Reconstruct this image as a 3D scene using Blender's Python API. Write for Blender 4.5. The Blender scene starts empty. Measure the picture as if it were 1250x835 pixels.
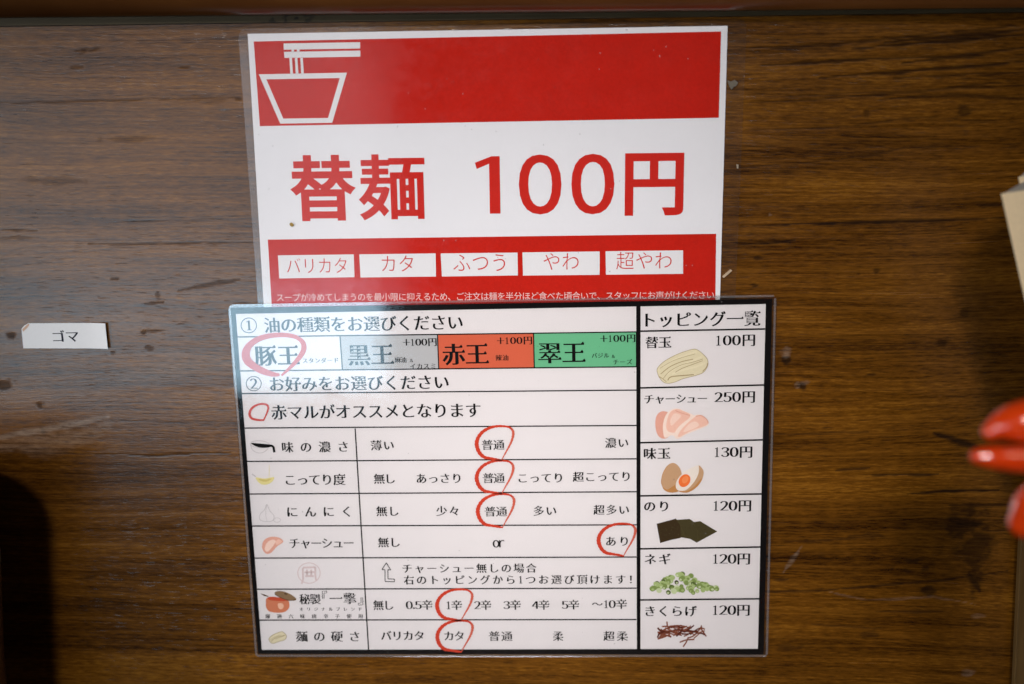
import bpy, math, random
import numpy as np
from mathutils import Vector, Matrix
from mathutils.geometry import delaunay_2d_cdt

random.seed(7)
SC = bpy.context.scene
COL = SC.collection

# ------------------------------------------------------------------ camera
# wall plane is y = 0 (X to the right, Z up, the room is at -Y); metres
PW, PH, F = 1250.0, 835.0, 1332.2
RIGHT = Vector((0.99841636, 0.05003762, -0.02571026))
DOWN = Vector((-0.01469041, -0.20926333, -0.97774897))
FWD = Vector((-0.05430444, 0.97657826, -0.20819686))
CAM = Vector((0.18884711, -0.58859226, 0.31281873))
cd = bpy.data.cameras.new("camera")
cam = bpy.data.objects.new("camera", cd)
COL.objects.link(cam)
m = Matrix((RIGHT, -DOWN, -FWD)).transposed().to_4x4()
m.translation = CAM
cam.matrix_world = m
cd.sensor_width = 36.0
cd.lens = 36.0 * F / PW
cd.clip_start = 0.01
cd.clip_end = 50
cd.dof.use_dof = True
cd.dof.focus_distance = 0.60
cd.dof.aperture_fstop = 4.5
SC.camera = cam


def at(x, y, d=0.0):
    """point on the plane d metres in front of the wall that the photo shows at pixel x, y"""
    r = RIGHT * ((x - PW / 2) / F) + DOWN * ((y - PH / 2) / F) + FWD
    k = (-d - CAM.y) / r.y
    return CAM + r * k


# ------------------------------------------------------------------ light
w = bpy.data.worlds.new("World")
SC.world = w
w.use_nodes = True
w.node_tree.nodes["Background"].inputs[0].default_value = (0.55, 0.6, 0.7, 1)
w.node_tree.nodes["Background"].inputs[1].default_value = 0.006
SC.view_settings.view_transform = 'Standard'
SC.view_settings.look = 'None'
SC.view_settings.exposure = 0.0
SC.view_settings.gamma = 1.0
SC.cycles.use_denoising = True


def lamp(name, kind, loc, target, power, col, **kw):
    l = bpy.data.lights.new(name, kind)
    l.energy = power
    l.color = col
    for k, v in kw.items():
        setattr(l, k, v)
    o = bpy.data.objects.new(name, l)
    COL.objects.link(o)
    o.location = loc
    o.rotation_euler = (Vector(target) - Vector(loc)).to_track_quat('-Z', 'Y').to_euler()
    return o


def mirrored(x, y, dist):
    """where the wall, as a mirror, would show the room at pixel x, y"""
    p = at(x, y)
    c = Vector((CAM.x, -CAM.y, CAM.z))
    return p + (p - c) * (dist / -CAM.y)


def window_lamp(name, x0, y0, x1, y1, dist, radiance, col, **kw):
    a, b, c = mirrored(x0, y0, dist), mirrored(x1, y1, dist), mirrored((x0 + x1) / 2, (y0 + y1) / 2, dist)
    sx, sz = abs(b.x - a.x), abs(b.z - a.z)
    o = lamp(name, 'AREA', c, c + Vector((0, 1, 0)), radiance * math.pi * sx * sz, col, shape='RECTANGLE', size=sx, size_y=sz, **kw)
    o.rotation_euler = (math.radians(90), 0, 0)
    return o


# ceiling light over the counter
lamp("ceiling_lamp", 'SPOT', (0.0, -1.75, 1.0), at(642, 590), 160.0, (1.0, 0.935, 0.90), spot_size=math.radians(17.5), spot_blend=0.8, shadow_soft_size=0.22)
# daylight from the window on the left
lamp("side_window", 'SPOT', (-1.25, -1.0, 0.20), at(70, 350), 158.0, (1.0, 0.96, 0.93), spot_size=math.radians(20.5), spot_blend=1.0, shadow_soft_size=0.40)
# bright panes that the laminate and the wood mirror
window_lamp("window_pane_low", -60, 352, 474, 474, 1.0, 4.3, (0.52, 0.80, 1.0))
window_lamp("window_pane_high", -200, 60, 480, 345, 1.0, 1.2, (0.9, 0.92, 1.0))
# bulb that shows in the glossy things at right
lamp("bulb", 'AREA', (0.62, -0.75, 0.75), (0.45, 0, 0.15), 0.4, (1.0, 0.85, 0.6), shape='DISK', size=0.05)


# ------------------------------------------------------------------ materials
class NT:
    def __init__(s, name):
        s.m = bpy.data.materials.new(name)
        s.m.use_nodes = True
        s.t = s.m.node_tree
        s.t.nodes.clear()
        s.out = s.n('ShaderNodeOutputMaterial')

    def n(s, typ, **kw):
        nd = s.t.nodes.new(typ)
        for k, v in kw.items():
            setattr(nd, k, v)
        return nd

    def set(s, sock, v):
        if hasattr(v, 'is_linked'):
            s.t.links.new(v, sock)
        else:
            sock.default_value = v

    def math(s, op, a, b=0.0, c=0.0, clamp=False):
        nd = s.n('ShaderNodeMath', operation=op, use_clamp=clamp)
        for i, v in enumerate((a, b, c)):
            s.set(nd.inputs[i], v)
        return nd.outputs[0]

    def mix(s, f, a, b, mode='MIX'):
        nd = s.n('ShaderNodeMix', data_type='RGBA', blend_type=mode)
        s.set(nd.inputs[0], f)
        s.set(nd.inputs[6], a)
        s.set(nd.inputs[7], b)
        return nd.outputs[2]

    def coord(s, scale=(1, 1, 1), src=None):
        if src is None:
            src = s.n('ShaderNodeTexCoord').outputs['Object']
        mp = s.n('ShaderNodeMapping')
        mp.inputs['Scale'].default_value = scale
        s.t.links.new(src, mp.inputs[0])
        return mp.outputs[0]

    def noise(s, vec, scale=1.0, detail=3.0, rough=0.55, dist=0.0):
        nd = s.n('ShaderNodeTexNoise')
        s.t.links.new(vec, nd.inputs['Vector'])
        nd.inputs['Scale'].default_value = scale
        nd.inputs['Detail'].default_value = detail
        nd.inputs['Roughness'].default_value = rough
        nd.inputs['Distortion'].default_value = dist
        return nd.outputs[0]

    def range(s, v, a, b, c=0.0, d=1.0, smooth=False):
        nd = s.n('ShaderNodeMapRange')
        if smooth:
            nd.interpolation_type = 'SMOOTHSTEP'
        s.set(nd.inputs[0], v)
        for i, q in enumerate((a, b, c, d)):
            nd.inputs[i + 1].default_value = q
        return nd.outputs[0]

    def bump(s, h, strength, dist):
        nd = s.n('ShaderNodeBump')
        nd.inputs['Strength'].default_value = strength
        nd.inputs['Distance'].default_value = dist
        s.t.links.new(h, nd.inputs['Height'])
        return nd.outputs[0]

    def principled(s, col, rough, spec=0.5, normal=None, metal=0.0, coat=0.0):
        p = s.n('ShaderNodeBsdfPrincipled')
        s.set(p.inputs['Base Color'], col)
        s.set(p.inputs['Roughness'], rough)
        p.inputs['Specular IOR Level'].default_value = spec
        p.inputs['Metallic'].default_value = metal
        p.inputs['Coat Weight'].default_value = coat
        p.inputs['Coat Roughness'].default_value = 0.08
        if normal is not None:
            s.t.links.new(normal, p.inputs['Normal'])
        s.t.links.new(p.outputs[0], s.out.inputs[0])
        return p


def rgb(c, k=1.0):
    return (c[0] * k, c[1] * k, c[2] * k, 1.0)


PRINTS = {}


def ink(name, c, vary=0.08):
    """printed colour on paper: matt, slightly mottled"""
    if name in PRINTS:
        return PRINTS[name]
    t = NT(name)
    n1 = t.noise(t.coord((900, 900, 900)), 1.0, 2.0)
    n2 = t.noise(t.coord((45, 45, 45)), 1.0, 2.0)
    f = t.math('ADD', t.math('MULTIPLY', n1, 0.6), t.math('MULTIPLY', n2, 0.4))
    f = t.range(f, 0.3, 0.7)
    col = t.mix(f, rgb(c, 1 - vary), rgb(c, 1 + vary))
    t.principled(col, 0.7, 0.03)
    PRINTS[name] = t.m
    return t.m


def srgb(r, g, b, k=1.0):
    f = lambda v: ((v / 255) / 12.92 if v / 255 < 0.04045 else ((v / 255 + 0.055) / 1.055) ** 2.4) * k
    return (f(r), f(g), f(b))


PAPER_A = ink("poster_paper", (0.83, 0.825, 0.86), 0.015)
PAPER_B = ink("menu_paper", (0.86, 0.815, 0.82), 0.015)
RED = ink("poster_red", (0.55, 0.014, 0.006), 0.10)
REDTXT = ink("poster_red_letters", (0.60, 0.022, 0.014), 0.06)
WHITE = ink("white_print", (0.80, 0.79, 0.81), 0.02)
PINK = ink("pale_print", (0.78, 0.60, 0.58), 0.02)
BLACK = ink("black_ink", (0.007, 0.006, 0.006), 0.2)
BLACKB = ink("black_border", (0.005, 0.004, 0.004), 0.2)
GREY = ink("grey_cell", (0.55, 0.55, 0.56), 0.03)
ORANGE = ink("orange_cell", (0.74, 0.15, 0.075), 0.03)
GREEN = ink("green_cell", (0.175, 0.55, 0.30), 0.03)
PEN = ink("red_pen", (0.66, 0.062, 0.030), 0.12)
PENL = ink("red_pen_thin", (0.68, 0.14, 0.09), 0.12)
PEN_GLARE = ink("red_pen_glare", (0.66, 0.10, 0.085), 0.12)  # red pen with the paling of the glare put into its colour


def film_mat(name, rough, gain, bump_s, milk):
    t = NT(name)
    tr = t.n('ShaderNodeBsdfTransparent')
    gl = t.n('ShaderNodeBsdfGlossy')
    wav = t.noise(t.coord((22, 22, 30)), 1.0, 2.0)
    fine = t.noise(t.coord((260, 260, 260)), 1.0, 2.0)
    scr = t.noise(t.coord((30, 30, 900)), 1.0, 2.0)
    scr2 = t.range(t.math('ABSOLUTE', t.math('SUBTRACT', scr, 0.5)), 0.0, 0.02, 1.0, 0.0)
    h = t.math('ADD', wav, t.math('MULTIPLY', fine, 0.03))
    gl.inputs['Roughness'].default_value = rough
    smear = t.math('ADD', t.math('MULTIPLY', fine, 0.4), t.math('MULTIPLY', t.noise(t.coord((28, 28, 60)), 1.0, 4.0, 0.65), 0.6))
    t.t.links.new(t.range(smear, 0.35, 0.65, rough * 0.6, rough * 1.5), gl.inputs['Roughness'])
    nb = t.bump(h, bump_s, 0.002)
    t.t.links.new(nb, gl.inputs['Normal'])
    fr = t.n('ShaderNodeFresnel')
    back = t.n('ShaderNodeNewGeometry').outputs['Backfacing']
    t.set(fr.inputs['IOR'], t.range(back, 0.0, 1.0, 1.5, 1.0 / 1.5))     # same sheen from both faces of the film
    fac = t.math('ADD', t.math('MULTIPLY', fr.outputs[0], gain), t.math('MULTIPLY', scr2, 0.004), clamp=True)
    df = t.n('ShaderNodeBsdfDiffuse')
    df.inputs['Color'].default_value = (0.8, 0.78, 0.8, 1)
    m0 = t.n('ShaderNodeMixShader')
    dust = t.range(t.noise(t.coord((620, 620, 620)), 1.0, 0.0), 0.88, 0.92, 0.0, 0.22)
    t.set(m0.inputs[0], t.math('ADD', dust, milk))
    t.t.links.new(tr.outputs[0], m0.inputs[1])
    t.t.links.new(df.outputs[0], m0.inputs[2])
    mx = t.n('ShaderNodeMixShader')
    t.set(mx.inputs[0], fac)
    t.t.links.new(m0.outputs[0], mx.inputs[1])
    t.t.links.new(gl.outputs[0], mx.inputs[2])
    t.t.links.new(mx.outputs[0], t.out.inputs[0])
    return t.m


FILM_A = film_mat("poster_laminate", 0.13, 1.5, 0.10, 0.004)
FILM_B = film_mat("menu_laminate", 0.085, 3.6, 0.05, 0.003)


# ------------------------------------------------------------------ mesh helpers
def tag(o, label=None, cat=None, kind=None, group=None):
    for k, v in (('label', label), ('category', cat), ('kind', kind), ('group', group)):
        if v:
            o[k] = v
    return o


def root(name, loc, label, cat, group=None):
    o = bpy.data.objects.new(name, None)
    o.empty_display_size = 0.01
    COL.objects.link(o)
    o.location = loc
    return tag(o, label, cat, None, group)


def world_loc(o):
    v = Vector((0, 0, 0))
    while o is not None:
        v += o.location
        o = o.parent
    return v


class MB:
    """collects faces (world metres) into ONE mesh object"""

    def __init__(s):
        s.v, s.f, s.mi, s.mats, s.sm = [], [], [], [], []

    def _m(s, mat):
        if mat not in s.mats:
            s.mats.append(mat)
        return s.mats.index(mat)

    def faces(s, verts, faces, mat, smooth=False):
        b = len(s.v)
        s.v += [tuple(p) for p in verts]
        i = s._m(mat)
        for f in faces:
            s.f.append(tuple(b + k for k in f))
            s.mi.append(i)
            s.sm.append(smooth)

    def flat(s, loops, d, mat):
        """loops: lists of (X, Z); even-odd filled sheet d in front of the wall"""
        loops = [lp for lp in loops if len(lp) > 2]
        if not loops:
            return
        xs, zs = [p[0] for lp in loops for p in lp], [p[1] for lp in loops for p in lp]
        ox, oz = min(xs), min(zs)
        k = 10.0 / max(max(xs) - ox, max(zs) - oz)
        pts, fcs = [], []
        for lp in loops:
            fcs.append(list(range(len(pts), len(pts) + len(lp))))
            pts += [Vector(((x - ox) * k, (z - oz) * k)) for x, z in lp]
        edg = [(f[i], f[(i + 1) % len(f)]) for f in fcs for i in range(len(f))]
        A = np.array([pts[i] for i, j in edg])
        Bn = np.array([pts[j] for i, j in edg])
        r = delaunay_2d_cdt(pts, edg, [], 0, 1e-5, False)
        pts, tri = r[0], []
        for t in r[2]:
            a, b, c = (pts[q] for q in t[:3])
            mx, my = (a.x + b.x + c.x) / 3, (a.y + b.y + c.y) / 3
            up = (A[:, 1] <= my) & (Bn[:, 1] > my)
            dw = (A[:, 1] > my) & (Bn[:, 1] <= my)
            sd = (Bn[:, 0] - A[:, 0]) * (my - A[:, 1]) - (mx - A[:, 0]) * (Bn[:, 1] - A[:, 1])
            wn = np.count_nonzero(up & (sd > 0)) - np.count_nonzero(dw & (sd < 0))
            if not wn:
                continue
            cr = (b.x - a.x) * (c.y - a.y) - (b.y - a.y) * (c.x - a.x)
            tri.append(tuple(t) if cr > 0 else tuple(t)[::-1])
        s.faces([(ox + p.x / k, -d, oz + p.y / k) for p in pts], tri, mat)

    def poly(s, px, d, mat):
        s.flat([[(q.x, q.z) for q in (at(x, y, d) for x, y in px)]], d, mat)

    def stroke(s, px, widths, d, mat):
        """pen stroke through pixel points with widths in pixels"""
        px = [Vector(p) for p in px]
        n = len(px)
        vs, fs = [], []
        for i, p in enumerate(px):
            a, b = px[max(i - 1, 0)], px[min(i + 1, n - 1)]
            t = (b - a).normalized()
            nn = Vector((-t.y, t.x))
            wd = widths[i] if isinstance(widths, (list, tuple)) else widths
            for sgn in (1, -1):
                q = p + nn * (sgn * wd / 2)
                vs.append(at(q.x, q.y, d))
        for i in range(n - 1):
            fs.append((2 * i, 2 * i + 1, 2 * i + 3, 2 * i + 2))
        # face the room
        a, b, c = (Vector(vs[k]) for k in fs[0][:3])
        if (b - a).cross(c - a).y > 0:
            fs = [f[::-1] for f in fs]
        s.faces(vs, fs, mat)

    def line(s, x0, y0, x1, y1, wd, d, mat):
        s.stroke([(x0, y0), (x1, y1)], wd, d, mat)

    def prism(s, loop, d0, d1, mat, smooth_side=False):
        """closed slab: loop of (X, Z) from d0 (near the wall) to d1"""
        n = len(loop)
        ar = sum(loop[i][0] * loop[(i + 1) % n][1] - loop[(i + 1) % n][0] * loop[i][1] for i in range(n))
        if ar < 0:
            loop = loop[::-1]
        vs = [(x, -d0, z) for x, z in loop] + [(x, -d1, z) for x, z in loop]
        fs = [tuple(range(n - 1, -1, -1)), tuple(range(n, 2 * n))]
        fs += [(i, (i + 1) % n, n + (i + 1) % n, n + i) for i in range(n)]
        s.faces(vs, fs, mat)

    def build(s, name, parent=None, label=None):
        me = bpy.data.meshes.new(name)
        off = world_loc(parent) if parent else Vector((0, 0, 0))
        me.from_pydata([tuple(Vector(p) - off) for p in s.v], [], s.f)
        for mt in s.mats:
            me.materials.append(mt)
        me.polygons.foreach_set('material_index', s.mi)
        me.polygons.foreach_set('use_smooth', s.sm)
        me.update()
        o = bpy.data.objects.new(name, me)
        COL.objects.link(o)
        o.parent = parent
        if label:
            o['label'] = label
        return o


def smooth_px(pts, closed=False, k=6):
    """Catmull-Rom through pixel points (tuples of any length)"""
    n = len(pts)
    out = []
    rng = range(n if closed else n - 1)
    for i in rng:
        g = lambda j: np.array(pts[j % n] if closed else pts[min(max(j, 0), n - 1)], float)
        p0, p1, p2, p3 = g(i - 1), g(i), g(i + 1), g(i + 2)
        for q in range(k):
            t = q / k
            out.append(tuple(0.5 * (2 * p1 + (p2 - p0) * t + (2 * p0 - 5 * p1 + 4 * p2 - p3) * t * t + (3 * p1 - p0 - 3 * p2 + p3) * t ** 3)))
    if not closed:
        out.append(tuple(float(v) for v in pts[-1]))
    return out


def ellipse(cx, cy, rx, ry, ang=0.0, n=28):
    c, s_ = math.cos(math.radians(ang)), math.sin(math.radians(ang))
    return [(cx + rx * math.cos(a) * c - ry * math.sin(a) * s_, cy + rx * math.cos(a) * s_ + ry * math.sin(a) * c)
            for a in (2 * math.pi * i / n for i in range(n))]


# ------------------------------------------------------------------ lettering
FC = bpy.data.curves.new("glyph_source", 'FONT')
FC.size = 1.0
FO = bpy.data.objects.new("glyph_source", FC)
COL.objects.link(FO)
RAW, GLY = {}, {}


def raw_glyph(ch):
    if ch in RAW:
        return RAW[ch]
    FC.body = ch
    dg = bpy.context.evaluated_depsgraph_get()
    dg.update()
    ev = FO.evaluated_get(dg)
    cu = ev.to_curve(dg)
    loops = []
    for sp in cu.splines:
        bp = list(sp.bezier_points)
        n = len(bp)
        lp = []
        for i in range(n):
            a, b = bp[i], bp[(i + 1) % n]
            p0, p1, p2, p3 = a.co, a.handle_right, b.handle_left, b.co
            ch_ = (p3 - p0).length
            bend = max(((p1 - p0).cross(p3 - p0)).length, ((p2 - p0).cross(p3 - p0)).length) / max(ch_, 1e-6)
            k = 1 if bend < 0.002 else 5
            for q in range(k):
                t = q / k
                p = p0 * (1 - t) ** 3 + p1 * 3 * t * (1 - t) ** 2 + p2 * 3 * t * t * (1 - t) + p3 * t ** 3
                if not lp or (Vector((p.x, p.y)) - lp[-1]).length > 1e-4:
                    lp.append(Vector((p.x, p.y)))
        if len(lp) > 2:
            if (lp[0] - lp[-1]).length < 1e-4:
                lp.pop()
            loops.append(lp)
    ev.to_curve_clear()
    RAW[ch] = loops
    return loops


def area2(lp):
    return sum(lp[i].x * lp[(i + 1) % len(lp)].y - lp[(i + 1) % len(lp)].x * lp[i].y for i in range(len(lp)))


def offset_loops(loops, tx, ty, serif=False):
    """move every outline edge outwards by tx where it faces sideways and by ty where it faces up or down"""
    if not loops:
        return []
    sg = 1 if area2(max(loops, key=lambda l: abs(area2(l)))) > 0 else -1
    out = []
    for lp in loops:
        n = len(lp)
        nor = []
        for i in range(n):
            e = lp[(i + 1) % n] - lp[i]
            e.normalize()
            nor.append(Vector((e.y, -e.x)) * sg)
        am = [tx * abs(v.x) ** 1.5 + ty * abs(v.y) ** 1.5 for v in nor]
        new = []
        for i in range(n):
            n1, n2, a1, a2 = nor[i - 1], nor[i], am[i - 1], am[i]
            det = n1.x * n2.y - n1.y * n2.x
            if abs(det) < 0.15:
                dv = (n1 * a1 + n2 * a2) / 2
            else:
                dv = Vector(((a1 * n2.y - a2 * n1.y) / det, (a2 * n1.x - a1 * n2.x) / det))
            lim = 2.2 * max(abs(a1), abs(a2))
            if dv.length > lim:
                dv = dv * (lim / dv.length)
            new.append(lp[i] + dv)
        if serif:
            ins = {}
            for i in range(n):
                # right-hand end of a horizontal stroke: short edge facing +x between two edges facing up and down
                ln = (lp[(i + 1) % n] - lp[i]).length
                if nor[i].x > 0.93 and 0.035 < ln < 0.11:
                    up, dn = (i + 1) % n, i - 1
                    top_first = nor[dn].y > 0.9
                    if nor[up].y > 0.9 and nor[dn].y < -0.9 or top_first and nor[up].y < -0.9:
                        eu = up if nor[up].y > 0.9 else dn % n
                        ed = dn if eu == up else up
                        lu = (lp[(eu + 1) % n] - lp[eu]).length
                        ld = (lp[(ed + 1) % n] - lp[ed]).length
                        if lu > 0.10 and ld > 0.08:
                            k = (i + 1) % n if eu == up else i     # corner at the top right
                            ins[k] = (eu == up)
            res = []
            for i, p in enumerate(new):
                if i in ins:
                    tri = [Vector((p.x + 0.016, p.y - 0.004)), Vector((p.x - 0.04, p.y + 0.085)), Vector((p.x - 0.125, p.y))]
                    res += tri if ins[i] else tri[::-1]
                else:
                    res.append(p)
            new = res
        out.append(new)
    return out


V2 = lambda pts: [Vector(p) for p in pts]
ONE_SERIF = [V2([(0.36, 0.0), (0.36, 0.035), (0.455, 0.05), (0.455, 0.63), (0.36, 0.60), (0.352, 0.63), (0.53, 0.735), (0.56, 0.735), (0.56, 0.05), (0.655, 0.035), (0.655, 0.0)])]
ONE_SANS = [V2([(0.40, 0.0), (0.40, 0.64), (0.255, 0.575), (0.235, 0.655), (0.43, 0.735), (0.525, 0.735), (0.525, 0.0)])]
FULL = {c: chr(ord(c) + 0xFEE0) for c in "0123456789+&!.or"}
STYLES = {'mincho': (0.024, -0.008), 'mincho_bold': (0.032, -0.008), 'fine': (0.004, -0.010), 'sans': (0.0, 0.0), 'heavy': (0.026, 0.020), 'bold': (0.019, 0.014),
          'light': (-0.010, -0.010), 'small': (0.004, 0.004)}


def glyph(ch, style):
    key = (ch, style)
    if key in GLY:
        return GLY[key]
    adv = 1.0
    ser = style.startswith('mincho')
    if ch == ' ':
        r = ([], 0.5)
    elif ch == '　':
        r = ([], 1.0)
    else:
        tx, ty = STYLES[style]
        if ch == '1':
            lp = ONE_SERIF if ser else ONE_SANS
            adv = 0.50
            lp = [[Vector((p.x - 0.25, p.y)) for p in l] for l in lp]
        else:
            src = FULL.get(ch, ch)
            lp = raw_glyph(src)
            if ch in FULL and ch not in '!&':
                if ser and ch.isdigit():
                    tx, ty = tx + 0.012, ty - 0.010
                lp = offset_loops(lp, tx, ty, False)
                xs = [p.x for l in lp for p in l]
                mid = (min(xs) + max(xs)) / 2
                adv = {'.': 0.3, '+': 0.62, 'o': 0.56, 'r': 0.46}.get(ch, 0.56)
                lp = [[Vector((p.x - mid + adv / 2, p.y)) for p in l] for l in lp]
            else:
                lp = offset_loops(lp, tx, ty, ser)
        r = (lp, adv)
    GLY[key] = r
    return r


def add_text(mb, text, x0, x1, yc, em, d, mat, style='mincho', ang=0.0, box=None):
    """lay text so that its ink spans pixels x0..x1 with em-box centre at yc (pixels); box=(x0,y0,x1,y1) fits the ink exactly"""
    items, pen = [], 0.0
    gl = [glyph(c, style) for c in text]
    if box:
        x0, y0, x1, y1 = box
        yc = (y0 + y1) / 2
    xm = (x0 + x1) / 2
    pl, pr = at(x0, yc, d), at(x1, yc, d)
    width = (pr - pl).length
    mppx = (at(xm + 5, yc, d) - at(xm - 5, yc, d)).length / 10
    E_ = em * mppx if em else 1.0
    for lp, adv in gl:
        items.append((lp, pen, adv))
        pen += adv
    ink_l = min((p.x for p in (q for l in items[0][0] for q in l)), default=0.0)
    ink_r = max((p.x for p in (q for l in items[-1][0] for q in l)), default=1.0)
    n = len(items)
    cm = at(xm, yc, d)
    ca, sa = math.cos(math.radians(ang)), math.sin(math.radians(ang))
    if box:
        ys = [p.y for it in items for l in it[0] for p in l]
        sx = width / (pen - items[-1][2] + ink_r - ink_l)
        sy = (at(xm, y0, d) - at(xm, y1, d)).length / (max(ys) - min(ys))
        track, ym = 0.0, (max(ys) + min(ys)) / 2
    else:
        sy, ym = E_, 0.38
        if n > 1:
            nat = pen - items[-1][2] + ink_r - ink_l
            track = (width / E_ - nat) / (n - 1)
            sx = E_
            mean = pen / n
            if track < -0.06 * mean:
                track = -0.06 * mean
                sx = width / (nat + track * (n - 1))
        else:
            track, sx = 0.0, min(E_, width / max(ink_r - ink_l, 0.05))
    for i, (lp, p0, adv) in enumerate(items):
        loops = []
        for l in lp:
            q = []
            for p in l:
                lx = (p0 + i * track + p.x - ink_l) * sx - width / 2
                ly = (p.y - ym) * sy
                q.append((cm.x + lx * ca - ly * sa, cm.z + lx * sa + ly * ca))
            loops.append(q)
        if loops:
            mb.flat(loops, d, mat)


def text(name, parent, txt, x0, x1, yc, em, d, mat, style='mincho', ang=0.0, box=None):
    mb = MB()
    add_text(mb, txt, x0, x1, yc, em, d, mat, style, ang, box)
    return mb.build(name, parent)


def round_rect(pts, r, n=5):
    """rounded corners for a convex quad of (X, Z)"""
    out = []
    P = [Vector(p) for p in pts]
    for i, p in enumerate(P):
        a, b = (P[i - 1] - p).normalized(), (P[(i + 1) % 4] - p).normalized()
        s0, s1 = p + a * r, p + b * r
        for k in range(n + 1):
            t = k / n
            q = s0 * (1 - t) ** 2 + p * 2 * t * (1 - t) + s1 * t * t
            out.append((q.x, q.y))
    return out


def quad(px, d):
    return [(q.x, q.z) for q in (at(x, y, d) for x, y in px)]


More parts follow.
